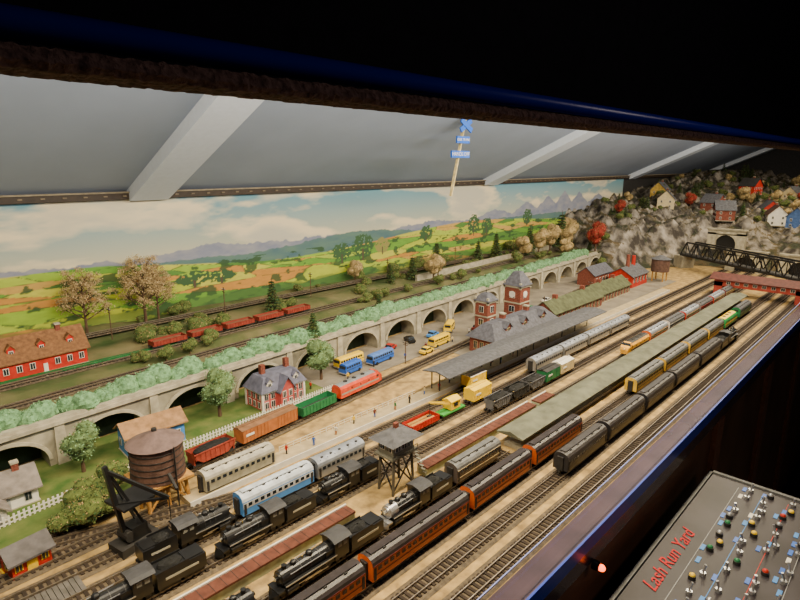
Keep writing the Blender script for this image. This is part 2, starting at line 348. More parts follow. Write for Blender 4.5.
hopper(.17,MM('oxide_red',(.3,.05,.03)),coal,(.82,fy(.82)),an,RZ+.003)
boxcar(.27,brown,MM('boxcar_roof',(.2,.10,.05)),(1.06,fy(1.06)),an,RZ+.003)
gondola(.2,green,(1.31,fy(1.31)),an,RZ+.003,h=.048,load=darkm)
diesel(.28,(1.57,fy(1.57)),MM('scarlet',(.62,.06,.02),rough=.35),silver,an,RZ+.003)
coach('railcar',.26,MM('railcar_cream',(.30,.27,.19)),MM('railcar_roof',(.42,.39,.32)),loc=(.82,1.51),rz=.02,wm=glassd)
an2=math.atan(.054)
for x in(1.06,1.25,1.44,1.63,1.82): gondola(.175,MM('oxide_red2',(.24,.035,.02)),(x,2.457+.0528*x),an2,.184,h=.034,load=MM('brown_load',(.16,.06,.03)))
# ------------------------------------------------------------------ platforms & walkways
b=B();b.box(.64,4.7,1.478,1.545,0,.020,MM('platform_top',(.42,.33,.19),rough=.9,var=.2,scale=30));b.box(.64,4.7,1.474,1.478,0,.021,white)
for x in np.arange(1.0,1.72,.03): b.box(x-.001,x+.001,1.539,1.541,.02,.04,white)
b.box(1.0,1.71,1.5395,1.5405,.038,.040,white);b.box(1.0,1.71,1.5395,1.5405,.029,.030,white);b.obj('station_platform')
def walkway(x0,x1,y,w=.036):
    b=B();b.box(x0,x1,y-w/2,y+w/2,0,.028,MM('walkway_side',(.33,.36,.25),rough=.8));b.box(x0,x1,y-w/2-.003,y+w/2+.003,.028,.034,plank)
    n=int((x1-x0)/.03)
    for k in range(n): x=x0+(x1-x0)*(k+.5)/n;b.box(x-.0006,x+.0006,y-w/2-.003,y+w/2+.003,.034,.0345,darkm)
    b.box(x0,x1,y+w/2+.001,y+w/2+.006,.0,.038,white)
    b.obj('wooden_walkway')
walkway(-.2,.94,1.095);walkway(1.26,1.95,1.10);walkway(1.98,2.1,1.10)
b=B()
b.box(1.62,4.7,.95,1.02,0,.012,conc2)
b.extr([(-.055,.058),(0,.072),(.055,.058),(.055,.054),(-.055,.054)],1.6,4.72,MM('green_grey_roof',(.14,.145,.10),rough=.8,var=.3,scale=20),MM('green_grey_roof',(.14,.145,.10)))
b.v=[(v[0],v[1]+(.985 if abs(v[1])<.2 else 0),v[2]) for v in b.v]
for x in np.arange(1.7,4.7,.15): b.cyl((x,.985,.012),(x,.985,.06),.003,darkm,n=6)
b.obj('long_platform_canopy')
b=B()
x0,x1=1.75,3.3;b.extr([(1.385,.118),(1.385,.122),(1.455,.136),(1.535,.122),(1.535,.118),(1.455,.13)],x0,x1,greyroof,greyroof)
for x in np.arange(x0+.06,x1,.16):
    for y in(1.485,1.53): b.cyl((x,y,.02),(x,y,.122),.003,darkm,n=6)
    b.beam((x,1.40,.12),(x,1.485,.10),.003,.004,darkm)
b.obj('station_canopy')
# ------------------------------------------------------------------ station
slate=MM('slate_roof',(.09,.09,.11),rough=.7,var=.3,scale=60)
def tower(b,x,y,w,h,rh):
    b.box(x-w/2,x+w/2,y-w/2,y+w/2,0,h,brick);b.box(x-w/2-.006,x+w/2+.006,y-w/2-.006,y+w/2+.006,h-.012,h,conc2);b.box(x-w/2-.004,x+w/2+.004,y-w/2-.004,y+w/2+.004,h*.62,h*.62+.008,conc2)
    b.hip(x-w/2,x+w/2,y-w/2,y+w/2,h,rh,.012,slate,inset=w*.42);b.cyl((x,y,h+rh),(x,y,h+rh+.02),.002,darkm,n=6)
    for s in(-1,1):
        for q in(-1,1): b.box(x+s*w/2-.006,x+s*w/2+.006,y+q*w/2-.006,y+q*w/2+.006,h-.02,h+.02,conc2)
    for z in(h*.8,h*.5):
        b.win(x,y-w/2,z,w*.32,.035,'f');b.win(x-w/2,y,z,w*.32,.035,'l')
b=B();X0,X1,Y0,Y1=2.40,3.05,1.60,1.76
b.box(X0,X1,Y0,Y1,0,.085,brick);b.box(X0-.004,X1+.004,Y0-.004,Y1+.004,.08,.087,conc2);b.hip(X0,X1,Y0,Y1,.087,.075,.02,slate,inset=.075)
for x in np.arange(X0+.04,X1,.06): b.win(x,Y0,.045,.022,.04,'f',cream);b.win(x,Y1,.045,.022,.04,'b',cream)
for y in(1.64,1.68,1.72): b.win(X0,y,.045,.02,.04,'l',cream)
for x in(2.55,2.72,2.92): b.box(x-.025,x+.025,Y0+.01,Y0+.05,.10,.135,brick);b.gable(x-.025,x+.025,Y0+.008,Y0+.06,.135,.025,.006,slate,brick,'y');b.win(x,Y0+.01,.118,.02,.022,'f',cream)
for x in(2.6,2.85): b.box(x-.012,x+.012,1.67,1.70,.1,.19,brick);b.box(x-.014,x+.014,1.668,1.702,.185,.192,conc2)
tower(b,2.60,1.80,.085,.25,.04);tower(b,2.93,1.80,.11,.29,.08)
b.cyl((2.93,1.745,.235),(2.93,1.741,.235),.02,white,n=20);b.cyl((2.875,1.80,.235),(2.871,1.80,.235),.02,white,n=20)
b.obj('station_building')
mossr=MM('moss_roof',(.09,.10,.05),rough=.9,var=.3,scale=30)
for (a,c,y0,y1,h) in((3.16,3.85,1.66,1.82,.085),(3.9,4.45,1.70,1.86,.075)):
    b=B();b.box(a,c,y0,y1,0,h,brick);b.gable(a,c,y0,y1,h,.06,.012,mossr,brick)
    for x in np.arange(a+.04,c,.055): b.win(x,y0,h*.5,.025,.04,'f',cream)
    for y in(y0+.04,y0+.08,y0+.12): b.win(a,y,h*.5,.02,.04,'l',cream)
    for x in(a+.15,c-.15): b.box(x-.012,x+.012,y0+.07,y0+.1,h+.03,h+.085,brick)
    b.box(a-.002,c+.002,y0-.003,y1+.003,0,.012,conc2);b.obj('freight_house')
b=B();a,c,y0,y1=4.62,4.95,1.75,1.95;b.box(a,c,y0,y1,0,.10,red);b.gable(a,c,y0,y1,.10,.06,.012,greyroof,red)
b.cyl((4.75,1.85,.1),(4.75,1.85,.26),.018,brick,r1=.014);b.cyl((4.87,1.85,.1),(4.87,1.85,.24),.018,red,r1=.014)
for x in np.arange(a+.05,c,.07): b.win(x,y0,.06,.03,.04,'f')
for y in(1.8,1.85,1.9): b.win(a,y,.06,.025,.04,'l')
b.obj('factory_building')
b=B();b.box(4.45,4.8,2.0,2.15,0,.1,brick);b.gable(4.45,4.8,2.0,2.15,.1,.06,.01,slate,brick)
for x in np.arange(4.5,4.8,.06): b.win(x,2.0,.05,.025,.035,'f')
b.obj('warehouse')
b=B();b.cyl((5.1,1.7,.09),(5.1,1.7,.2),.075,tankwood,n=24);b.cyl((5.1,1.7,.2),(5.1,1.7,.235),.085,greyroof,r1=.005,n=24)
for dx in(-.045,.045):
    for dy in(-.045,.045): b.cyl((5.1+dx,1.7+dy,0),(5.1+dx,1.7+dy,.09),.006,wood,n=6)
b.obj('water_tower')
rsh=MM('shed_red',(.3,.04,.025),rough=.7)
b=B();b.box(4.86,5.02,.62,.66,0,.11,rsh);b.box(4.86,5.02,1.14,1.2,0,.11,rsh);b.box(4.86,4.89,.62,1.2,.075,.13,rsh);b.box(4.99,5.02,.62,1.2,.075,.13,rsh)
b.gable(4.86,5.02,.60,1.22,.13,.035,.015,MM('dull_red_roof',(.09,.025,.02),var=.3),rsh,'y')
for y in np.arange(.68,1.16,.06): b.win(4.86,y,.105,.025,.02,'l')
b.obj('red_signal_bridge_house')
# ------------------------------------------------------------------ viaduct
def wy(x): return 2.02+.067*x
b=B();per=.33;ww=.245;top=.15;hgt=.118;depth=.10
def P(x,z,d=0): return (x,wy(x)+d,z)
cx=-.36
while cx<5.3:
    a=cx-per/2;c=cx+per/2;l=cx-ww/2;r=cx+ww/2
    b.poly([P(a,0),P(l,0),P(l,top),P(a,top)],concrete);b.poly([P(r,0),P(c,0),P(c,top),P(r,top)],concrete)
    n=16;arc=[(cx-ww/2*math.cos(math.pi*k/n),.03+(hgt-.03)*math.sin(math.pi*k/n)) for k in range(n+1)]
    pts=[(l,0)]+arc+[(r,0)]
    for k in range(n):
        p,q=arc[k],arc[k+1]
        b.poly([P(p[0],p[1]),P(q[0],q[1]),P(q[0],top),P(p[0],top)],concrete)
        def o(p,e): 
            return (cx+(p[0]-cx)*(1+e/(ww/2)),.03+(p[1]-.03)*(1+e/(hgt-.03)))
        P1,Q1=o(p,.012),o(q,.012)
        b.add([P(p[0],p[1],-.006),P(q[0],q[1],-.006),P(*Q1,-.006),P(*P1,-.006),P(*P1,0),P(*Q1,0)],[(0,1,2,3),(3,2,5,4)],conc2)
    for k in range(len(pts)-1):
        p,q=pts[k],pts[k+1];b.poly([P(p[0],p[1],-.006),P(q[0],q[1],-.006),P(q[0],q[1],depth),P(p[0],p[1],depth)],concrete)
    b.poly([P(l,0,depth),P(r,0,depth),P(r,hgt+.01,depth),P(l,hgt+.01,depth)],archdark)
    b.add([P(a-.02,0,-.012),P(a+.02,0,-.012),P(a+.02,0,.0),P(a-.02,0,.0),P(a-.015,top,-.008),P(a+.015,top,-.008),P(a+.015,top,0),P(a-.015,top,0)],[(0,1,5,4),(1,2,6,5),(3,0,4,7)],conc2)
    cx+=per
xa,xb=-.52,5.3
for d0,d1,z0,z1 in((-.014,.03,top-.005,top+.008),(-.006,.02,top+.008,top+.020)):
    b.add([P(xa,z0,d0),P(xb,z0,d0),P(xb,z0,d1),P(xa,z0,d1),P(xa,z1,d0),P(xb,z1,d0),P(xb,z1,d1),P(xa,z1,d1)],[(4,5,6,7),(0,1,5,4),(2,3,7,6),(3,0,4,7),(0,3,2,1)],conc2)
b.obj('arched_viaduct')
def tz(x,y):
    d=(y-wy(x));s=min(1,max(0,(d-.05)/.85));z=.150+.05*s
    t=[abs(y-(2.28+.0574*x)), abs(y-(2.457+.0508*x)), abs(y-(2.837+.0143*x))]
    m=min(t);k=min(1,max(0,(m-.05)/.06));z=min(z, .150 if t[0]<.06 else (.170 if t[1]<.06 else (.203 if t[2]<.06 else z)))
    return z+k*.03*(noise.noise(Vector((x*3,y*5,0)))+.2)
b=B();nx,ny=200,34;P0=[];F=[]
for i in range(nx+1):
    x=-.55+6.6*i/nx
    for j in range(ny+1):
        y0=wy(x)+.02;y=y0+(3.0-y0)*j/ny;P0.append((x,y,tz(x,y)))
for i in range(nx):
    for j in range(ny): k=i*(ny+1)+j;F.append((k,k+ny+1,k+ny+2,k+1))
terr=MM('terrace_scenery',(.045,.08,.02),rough=1,col2=(.19,.16,.075),scale=6,bump=.4)
b.add(P0,F,terr);b.obj('terrace_terrain',smooth=True)
b=B()
b.add([(3.0,2.69,.16),(6.2,2.84,.16),(6.2,2.86,.16),(3.0,2.71,.16),(3.0,2.69,.215),(6.2,2.84,.215),(6.2,2.86,.215),(3.0,2.71,.215)],[(0,1,5,4),(4,5,6,7),(3,0,4,7),(2,3,7,6)],conc2);b.obj('stone_retaining_wall')
b=B();x=-.45
while x<5.1:
    s=R.uniform(.032,.052);dy=R.uniform(.03,.065);zc=.160+s*.45
    b.ball((x,wy(x)+dy,zc),(s*1.1,s,s*.95),hedge1,n=14,k=9,jit=.1)
    b.leaves((x,wy(x)+dy,zc),(s*1.15,s*1.05,s*1.0),170,.008,[leafA,hedge1,leafA],shell=.9);x+=s*R.uniform(1.3,2.0)
b.obj('hedge')
# ------------------------------------------------------------------ trees
def round_tree(h,r,ms,n=1800,sz=.006):
    b=B();b.cyl((0,0,0),(0,0,h*.6),.007,trunk,r1=.003,n=8)
    for k in range(7):
        a=k*2.4;b.cyl((0,0,h*(.25+.04*k)),(math.cos(a)*r*.6,math.sin(a)*r*.6,h*(.5+.04*k)),.003,trunk,r1=.001,n=5)
    for k in range(9):
        a=k*2.4;rr=r*.45*(1 if k else 0);c=(math.cos(a)*rr,math.sin(a)*rr,h*(.42+.4*((k*.37)%1)))
        b.ball(c,(r*.5,r*.5,r*.45),ms[0],n=9,k=6,jit=.15);b.leaves(c,(r*.62,r*.62,r*.55),n//9,sz,ms,shell=.8)
    return b
def bare_tree(h,r,ms,n=4600,sz=.0055):
    b=B();b.cyl((0,0,0),(0,0,h*.45),.008,trunk,r1=.005,n=8);b.cyl((0,0,h*.45),(0,0,h*.85),.005,trunk,r1=.001,n=6)
    for k in range(18):
        a=k*2.4;z=h*(.25+.033*k);rr=r*(.9-.032*k);e=Vector((math.cos(a)*rr,math.sin(a)*rr,z+h*.16));b.cyl((0,0,z),e,.004,trunk,r1=.001,n=5)
        for q in range(3): 
            f=e+Vector((R.uniform(-.3,.3)*r,R.uniform(-.3,.3)*r,R.uniform(.02,.16)*h));b.cyl(Vector((0,0,z)).lerp(e,.5+.15*q),f,.0018,trunk,r1=.0006,n=4)
            b.leaves(f,(r*.2,r*.2,r*.16),n//60,sz,ms,shell=.1)
        b.leaves(e,(r*.38,r*.38,r*.3),n//30,sz,ms,shell=.1)
    return b
def pine(h,r,ms,n=1500):
    b=B();b.cyl((0,0,0),(0,0,h),.006,trunk,r1=.001,n=6)
    L=11
    for k in range(L):
        z=h*(.14+.82*k/L);rr=r*(1-k/L)*R.uniform(.8,1.1)+.006
        for q in range(8):
            a=q*math.pi/4+k;e=Vector((math.cos(a)*rr,math.sin(a)*rr,z-rr*.25));b.cyl((0,0,z),e,.0015,trunk,r1=.0005,n=4)
            for w in range(int(n/L/8)):
                p=Vector((0,0,z)).lerp(e,R.uniform(.2,1));d=Vector((R.uniform(-1,1),R.uniform(-1,1),R.uniform(-.8,.2)))*.014
                b.add([p,p+d,p+Vector((d.y,-d.x,d.z))*.7],[(0,1,2)],ms[w%len(ms)])
    return b
leafG=MM('leaf_sage',(.13,.20,.08),rough=.9,var=.4)
t_round=round_tree(.18,.06,[leafG,leafA,leafD],2400).obj('green_tree',(.49,1.93,0))
inst(t_round,(1.02,1.99,0),1,1.15);inst(t_round,(1.56,2.01,0),2,1.15);inst(t_round,(.02,1.95,0),3,.9)
leafH=MM('leaf_pale_tan',(.5,.37,.19),rough=.95,var=.3)
t_bare=bare_tree(.30,.11,[leafH,leafC,leafH]).obj('bare_autumn_tree',(.84,2.91,.19))
inst(t_bare,(1.12,2.90,.19),2,1.1);inst(t_bare,(1.20,2.93,.19),4,.9)
t_pine=pine(.2,.045,[leafB,leafD]).obj('pine_tree',(1.75,2.68,.18))
for x,y,z,s in((2.75,2.72,.18,.8),(3.0,2.74,.18,.9),(3.9,2.8,.19,1),(4.6,2.72,.18,1.4),(5.2,2.72,.18,1.9),(5.5,2.5,.17,1.4),(1.63,2.15,.15,.8),(2.2,2.27,.15,.7),(3.35,2.8,.19,1.2),(4.2,2.82,.19,1.2)): inst(t_pine,(x,y,z),s*7,s)
t_bush=round_tree(.09,.055,[leafD,leafB,leafC],1200).obj('shrub',(.40,1.60,0))
for x,y,z,s in((.46,1.62,0,.8),(.40,1.66,0,.9),(.52,1.75,0,.9),(.34,1.62,0,.7),(.44,1.70,0,.9),(1.1,2.38,.16,.7),(1.35,2.95,.19,.8),(.98,2.36,.16,.7),(1.25,2.6,.17,.9),(1.4,2.62,.17,.8),(1.0,2.62,.17,.9),(1.15,2.64,.17,.8),(2.4,2.65,.17,.8),(3.0,2.93,.19,.9),(3.3,2.94,.19,1.0),(3.6,2.93,.19,.9),(4.6,2.93,.19,1.1),(4.2,2.6,.17,1)): inst(t_bush,(x,y,z),s*9,s)
for k in range(60):
    x=R.uniform(.8,5.2);lane=R.choice([2.36+.054*x,2.62+.04*x,2.72+.03*x,2.93]);inst(t_bush,(x,min(2.93,lane+R.uniform(-.02,.02)),.165 if lane<2.9 else .19),k,R.uniform(.35,.8))
t_olive=round_tree(.2,.075,[leafC,leafD],1800).obj('olive_tree',(3.1,2.62,.17))
for x,y,z,s in((3.25,2.70,.17,.8),(4.7,2.68,.17,1.3),(4.95,2.7,.17,1.4),(5.2,2.66,.17,1.3),(5.5,2.8,.17,1.5),(4.9,2.5,.15,.9),(4.4,2.66,.17,1.1),(2.6,2.92,.19,.8)): inst(t_olive,(x,y,z),s*9,s)
t_red=round_tree(.2,.07,[leafE,leafE,leafC],1500).obj('red_tree',(5.35,2.42,.15),sc=(1.4,1.4,1.6))
# ------------------------------------------------------------------ houses
def house(name,w,d,h,rh,wall,roof,trim,loc,rz=0,axis='x',chim=True,porch=False,two=False,ov=.012,dorm=0):
    b=B();b.box(-w/2,w/2,-d/2,d/2,0,h,wall);b.box(-w/2-.003,w/2+.003,-d/2-.003,d/2+.003,0,.006,conc2)
    b.gable(-w/2,w/2,-d/2,d/2,h,rh,ov,roof,wall,axis)
    zs=[h*.5] if not two else [h*.27,h*.73]
    for z in zs:
        n=max(2,int(w/.045))
        for k in range(n):
            x=-w/2+w*(k+.5)/n
            if z==zs[0] and k==n//2: b.box(x-.008,x+.008,-d/2-.002,-d/2,.004,min(.04,h*.8),trim)
            else: b.win(x,-d/2,z,.016,.024,'f',trim)
            b.win(x,d/2,z,.016,.024,'b',trim)
        for y in(-d/4,d/4): b.win(-w/2,y,z,.016,.024,'l',trim);b.win(w/2,y,z,.016,.024,'r',trim)
    if chim:
        b.box(w*.25-.009,w*.25+.009,-.009,.009,h,h+rh+.025,brick);b.box(w*.25-.011,w*.25+.011,-.011,.011,h+rh+.02,h+rh+.026,conc2)
    for k in range(dorm):
        x=-w/2+w*(k+.5)/dorm;b.box(x-.014,x+.014,-d*.36,-d*.1,h+.01,h+rh*.55,wall);b.gable(x-.014,x+.014,-d*.36,-d*.05,h+rh*.55,.014,.004,roof,wall,'y');b.win(x,-d*.36,h+rh*.34,.012,.014,'f',trim)
    if porch:
        b.box(-w/2,w/2,-d/2-.035,-d/2,0,.008,conc2)
        for k in range(5): x=-w/2+.004+(w-.008)*k/4;b.cyl((x,-d/2-.031,0),(x,-d/2-.031,.042),.0022,trim,n=6)
        b.add([(-w/2-.006,-d/2-.042,.042),(w/2+.006,-d/2-.042,.042),(w/2+.006,-d/2,.055),(-w/2-.006,-d/2,.055),(-w/2-.006,-d/2-.042,.039),(w/2+.006,-d/2-.042,.039)],[(0,1,2,3),(4,5,1,0)],roof)
    return b.obj(name,loc,rz)
house('white_house',.16,.10,.06,.045,white,MM('weathered_roof',(.20,.17,.15),var=.3),MM('trim_grey',(.3,.3,.3)),(.26,1.90,0),0,'x')
house('white_house',.09,.08,.05,.04,white,MM('weathered_roof',(.20,.17,.15)),MM('trim_grey',(.3,.3,.3)),(.20,1.82,0),0,'y',chim=False)
house('blue_house',.20,.10,.085,.032,ltblue,MM('tan_roof',(.33,.18,.08),var=.3),white,(.73,1.95,0),-.05,'x',chim=False)
b=B();w,d,h=.19,.11,.075;pk=MM('victorian_red',(.48,.08,.07),rough=.7);ms_=MM('mansard_slate',(.12,.12,.17),var=.3)
b.box(-w/2,w/2,-d/2,d/2,0,h,pk);b.box(-.03,.03,-d/2-.025,-d/2,0,h,pk)
for s in(-1,1):
    for q in(-1,1): b.box(s*w/2-.004,s*w/2+.004,q*d/2-.004,q*d/2+.004,0,h,white)
b.box(-w/2-.006,w/2+.006,-d/2-.006,d/2+.006,h-.006,h,white);b.hip(-w/2,w/2,-d/2,d/2,h,.05,.01,ms_,inset=.03)
b.gable(-.03,.03,-d/2-.026,0,h,.045,.008,ms_,pk,'y')
for z in(.022,.055):
    for x in(-.078,-.05,.05,.078): b.win(x,-d/2,z,.014,.022,'f')
    for x in(-.014,.014): b.win(x,-d/2-.025,z,.012,.022,'f')
    for y in(-.03,0,.03): b.win(-w/2,y,z,.014,.022,'l')
for x in(-.06,.06): b.box(x-.012,x+.012,-d/2+.002,-.02,h+.006,h+.034,white);b.gable(x-.012,x+.012,-d/2+.0,-.01,h+.034,.012,.004,ms_,white,'y');b.win(x,-d/2+.002,h+.02,.012,.016,'f')
for x in(-.05,.06): b.box(x-.009,x+.009,.0,.018,h+.03,h+.085,brick)
b.box(-w/2,w/2,-d/2-.045,-d/2-.026,0,.006,white)
b.obj('victorian_house',(1.27,1.96,0),.02,sc=(1.12,1.1,1.12))
house('red_cottage',.32,.13,.08,.075,red,MM('brown_shingle',(.20,.09,.035),var=.3,scale=80),white,(.56,2.60,.175),.05,'x',dorm=3)
b=B();b.box(.2,1.1,2.50,2.53,.168,.182,MM('green_lawn',(.01,.14,.035),var=.3));b.obj('lawn_strip')
b=B();b.box(-.045,.045,-.035,.035,0,.05,red);b.gable(-.045,.045,-.035,.035,.05,.025,.01,MM('shed_roof',(.10,.09,.09),var=.3),red);b.box(-.012,.012,-.037,-.035,.004,.036,yellow);b.win(.03,-.035,.03,.014,.016,'f',yellow);b.win(-.03,-.035,.03,.014,.016,'f',yellow);b.win(-.045,0,.03,.014,.016,'l',yellow);b.box(-.05,.05,-.04,.04,0,.003,yellow)
b.obj('red_shed',(.235,1.545,.0),.15)
b=B();pts=[(-.2,1.74),(.22,1.77),(.57,1.815),(1.0,1.842),(1.52,1.865)]
for (p,q) in zip(pts,pts[1:]):
    L=math.hypot(q[0]-p[0],q[1]-p[1]);n=int(L/.013)
    for k in range(n):
        t=k/n;x=p[0]+(q[0]-p[0])*t;y=p[1]+(q[1]-p[1])*t;b.box(x-.0028,x+.0028,y-.001,y+.001,0,.032,white)
    for z in(.009,.022): b.beam((*p,z),(*q,z),.002,.003,white)
b.obj('white_picket_fence')
b=B();gt=MM('tower_grey',(.20,.19,.15),var=.2)
for dx in(-.032,.032):
    for dy in(-.026,.026): b.cyl((dx*1.15,dy*1.1,0),(dx,dy,.125),.004,MM('tower_timber',(.1,.09,.07)),n=6)
for dy in(-.028,.028): b.beam((-.036,dy,.01),(.033,dy,.11),.003,.004,darkm);b.beam((.036,dy,.01),(-.033,dy,.11),.003,.004,darkm)
for dx in(-.035,.035): b.beam((dx,-.028,.01),(dx,.026,.11),.003,.004,darkm)
b.box(-.045,.045,-.037,.037,.12,.126,gt);b.box(-.036,.036,-.03,.03,.126,.172,gt)
for x in(-.022,0,.022): b.win(x,-.03,.153,.014,.02,'f',white)
for y in(-.015,.012): b.win(-.036,y,.153,.014,.02,'l',white)
b.hip(-.036,.036,-.03,.03,.172,.03,.02,greyroof);b.box(-.006,.006,-.004,.006,.19,.215,brick)
for x in np.linspace(-.045,.045,7): b.box(x-.0008,x+.0008,-.037,-.0355,.126,.14,gt)
b.box(-.045,.045,-.037,-.0355,.139,.141,gt)
for k in range(8): b.beam((.045+.006*k,-.03,.12-.015*k),(.045+.006*k,-.015,.12-.015*k),.007,.0015,gt)
b.obj('switch_tower',(1.15,1.115,0),sc=(1.25,1.1,1.03))
b=B();n=28
b.cyl((0,0,.088),(0,0,.198),.078,tankwood,r1=.074,n=n)
for z in(.1,.12,.14,.16,.18): b.cyl((0,0,z),(0,0,z+.002),.0795-(z-.088)*.03,darkm,n=n)
b.cyl((0,0,.198),(0,0,.232),.083,MM('tank_roof',(.15,.10,.09),var=.25),r1=.008,n=n);b.cyl((0,0,.232),(0,0,.24),.008,darkm)
b.box(-.075,.075,-.075,.075,.08,.088,wood)
for dx in(-.055,0,.055):
    for dy in(-.055,0,.055): b.cyl((dx*1.1,dy*1.1,0),(dx,dy,.082),.006,wood,n=8)
for s in(-1,1):
    b.beam((-.058,s*.058,.01),(0,s*.056,.075),.004,.005,wood);b.beam((.058,s*.058,.01),(0,s*.056,.075),.004,.005,wood);b.beam((s*.058,-.058,.01),(s*.056,0,.075),.004,.005,wood);b.beam((s*.058,.058,.01),(s*.056,0,.075),.004,.005,wood)
b.cyl((0,-.075,.12),(0,-.12,.09),.005,darkm,n=8);b.beam((.02,-.078,.0),(.02,-.078,.2),.008,.002,darkm)
b.obj('water_tank',(.60,1.585,0))
b=B()
b.box(-.05,.05,-.03,.03,0,.02,darkm);b.beam((-.02,0,.02),(-.05,0,.20),.010,.010,black);b.beam((.03,-.02,.02),(-.045,0,.19),.005,.006,black);b.beam((.03,.02,.02),(-.045,0,.19),.005,.006,black)
b.beam((-.048,0,.19),(.05,-.08,.11),.007,.007,black);b.beam((-.035,0,.11),(.05,-.08,.11),.005,.005,black);b.beam((.05,-.08,.11),(.05,-.08,.03),.002,.002,black)
b.box(-.015,.025,-.02,.02,.02,.05,black);b.cyl((-.02,-.02,.035),(-.02,.02,.035),.012,darkm)
b.box(-.04,.04,-.04,.04,.105,.11,black)
b.obj('loading_derrick',(.46,1.43,0),.2,sc=(1.1,1.1,1.3))
# vehicles
def bus(col,roof,loc,rz,L=.16,name='bus'):
    b=B();b.box(-L/2,L/2,-.024,.024,.009,.034,col);b.extr([(-.024,.034),(-.022,.050),(-.014,.056),(.014,.056),(.022,.050),(.024,.034)],-L/2+.004,L/2-.002,roof,roof)
    for sy in(-1,1):
        for x in np.arange(-L/2+.014,L/2-.01,.017): b.box(x-.006,x+.006,*sorted((sy*.0225,sy*.0245)),.036,.046,glassd)
        for x in(-L*.32,L*.32): b.cyl((x,sy*.02-.003,.009),(x,sy*.02+.006*sy,.009),.009,black,n=12)
        b.box(-L/2,L/2,*sorted((sy*.024,sy*.0248)),.026,.028,darkm)
    b.box(-L/2-.001,-L/2+.004,-.018,.018,.034,.048,glassd);b.box(-L/2-.003,-L/2,-.024,.024,.009,.014,silver)
    b.obj(name,loc,rz)
bus(yellow,yellow,(2.36,1.945,.0035),.1);bus(yellow,yellow,(1.78,2.06,.0035),.05,.17);bus(blue,MM('busroof',(.08,.18,.5)),(1.93,1.985,.0035),.1,.17);bus(yellow,yellow,(2.62,2.08,.0035),.5,.12);bus(blue,blue,(1.72,1.98,.0035),.12,.12)
def car(col,loc,rz):
    b=B();pr=[(-.045,.008),(-.045,.02),(-.03,.023),(-.02,.034),(.014,.034),(.025,.023),(.045,.020),(.045,.008)]
    b.poly([(p[0],-.018,p[1]) for p in pr],col);b.poly([(p[0],.018,p[1]) for p in pr],col)
    for k,(p,q) in enumerate(zip(pr,pr[1:]+pr[:1])): b.poly([(p[0],-.018,p[1]),(p[0],.018,p[1]),(q[0],.018,q[1]),(q[0],-.018,q[1])],glassd if k in(2,4) else col)
    for s in(-1,1):
        b.poly([(-.026,s*.0185,.024),(-.018,s*.0185,.032),(.013,s*.0185,.032),(.021,s*.0185,.024)],glassd)
        for x in(-.028,.028): b.cyl((x,s*.014,.008),(x,s*.019,.008),.008,black,n=12)
    b.obj('car',loc,rz)
for c,x,y,r in((red,2.1,2.08,.3),(black,2.28,2.10,1.2),(ltblue,2.45,2.07,.2),(maroon,2.75,1.96,.1),(green,3.4,1.98,.1),(white,3.7,2.02,.1),(red,3.0,2.12,.3),(yellow,2.2,1.90,.1)): car(c,(x,y,.0035),r)
def person(col,leg,loc,rz=0):
    b=B();sk=MM('skin',(.55,.32,.2),var=0)
    for s in(-1,1):
        b.cyl((s*.0022,s*.001,0),(s*.0018,0,.017),.0014,leg,r1=.0021,n=7);b.box(s*.0022-.0013,s*.0022+.0013,-.004,.0015,0,.0015,black)
        b.cyl((s*.0048,0,.0285),(s*.0062,-.001,.021),.0014,col,r1=.0011,n=6);b.cyl((s*.0062,-.001,.021),(s*.0055,-.004,.0155),.0011,col,r1=.0008,n=6);b.ball((s*.0055,-.0045,.015),(.001,.001,.0013),sk,n=6,k=4)
    b.cyl((0,0,.016),(0,0,.0235),.0034,col,r1=.0036,n=8);b.cyl((0,0,.0235),(0,0,.0295),.0036,col,r1=.0044,n=8);b.dome((0,0,.0295),.0044,.0015,col,n=8)
    b.cyl((0,0,.03),(0,0,.0325),.0013,sk,n=6);b.ball((0,0,.0345),(.0021,.0023,.0027),sk,n=8,k=6);b.dome((0,.0003,.0352),.0023,.0024,black,n=8);b.box(-.0004,.0004,-.0028,-.002,.0338,.0347,sk)
    b.obj('figurine',loc,rz)
cols=[red,blue,white,yellow,maroon,green,black,cream]
for k in range(16): person(cols[k%8],[black,blue,brown][k%3],(1.02+.1*k+R.uniform(-.02,.02),1.50+R.uniform(-.012,.02),.02),R.uniform(0,6))
for k in range(8): person(cols[(k*3)%8],black,(1.45+.2*k,1.95-.03*(k%2),.0035),R.uniform(0,6))
def pole(x,y,z,h):
    b=B();b.cyl((0,0,0),(0,0,h),.0025,trunk,n=6);b.box(-.002,.002,-.018,.018,h*.9,h*.92,trunk);b.box(-.002,.002,-.014,.014,h*.82,h*.84,trunk)
    for y2 in(-.016,-.008,.008,.016): b.cyl((0,y2,h*.92),(0,y2,h*.95),.0015,silver,n=5)
    b.obj('utility_pole',(x,y,z))
for x in(.9,1.5,2.1,2.8,3.6,4.5): pole(x,2.74+.02*x,.19,.16)
for x in(2.0,2.7,3.4,4.1): pole(x,1.87,.003,.12)
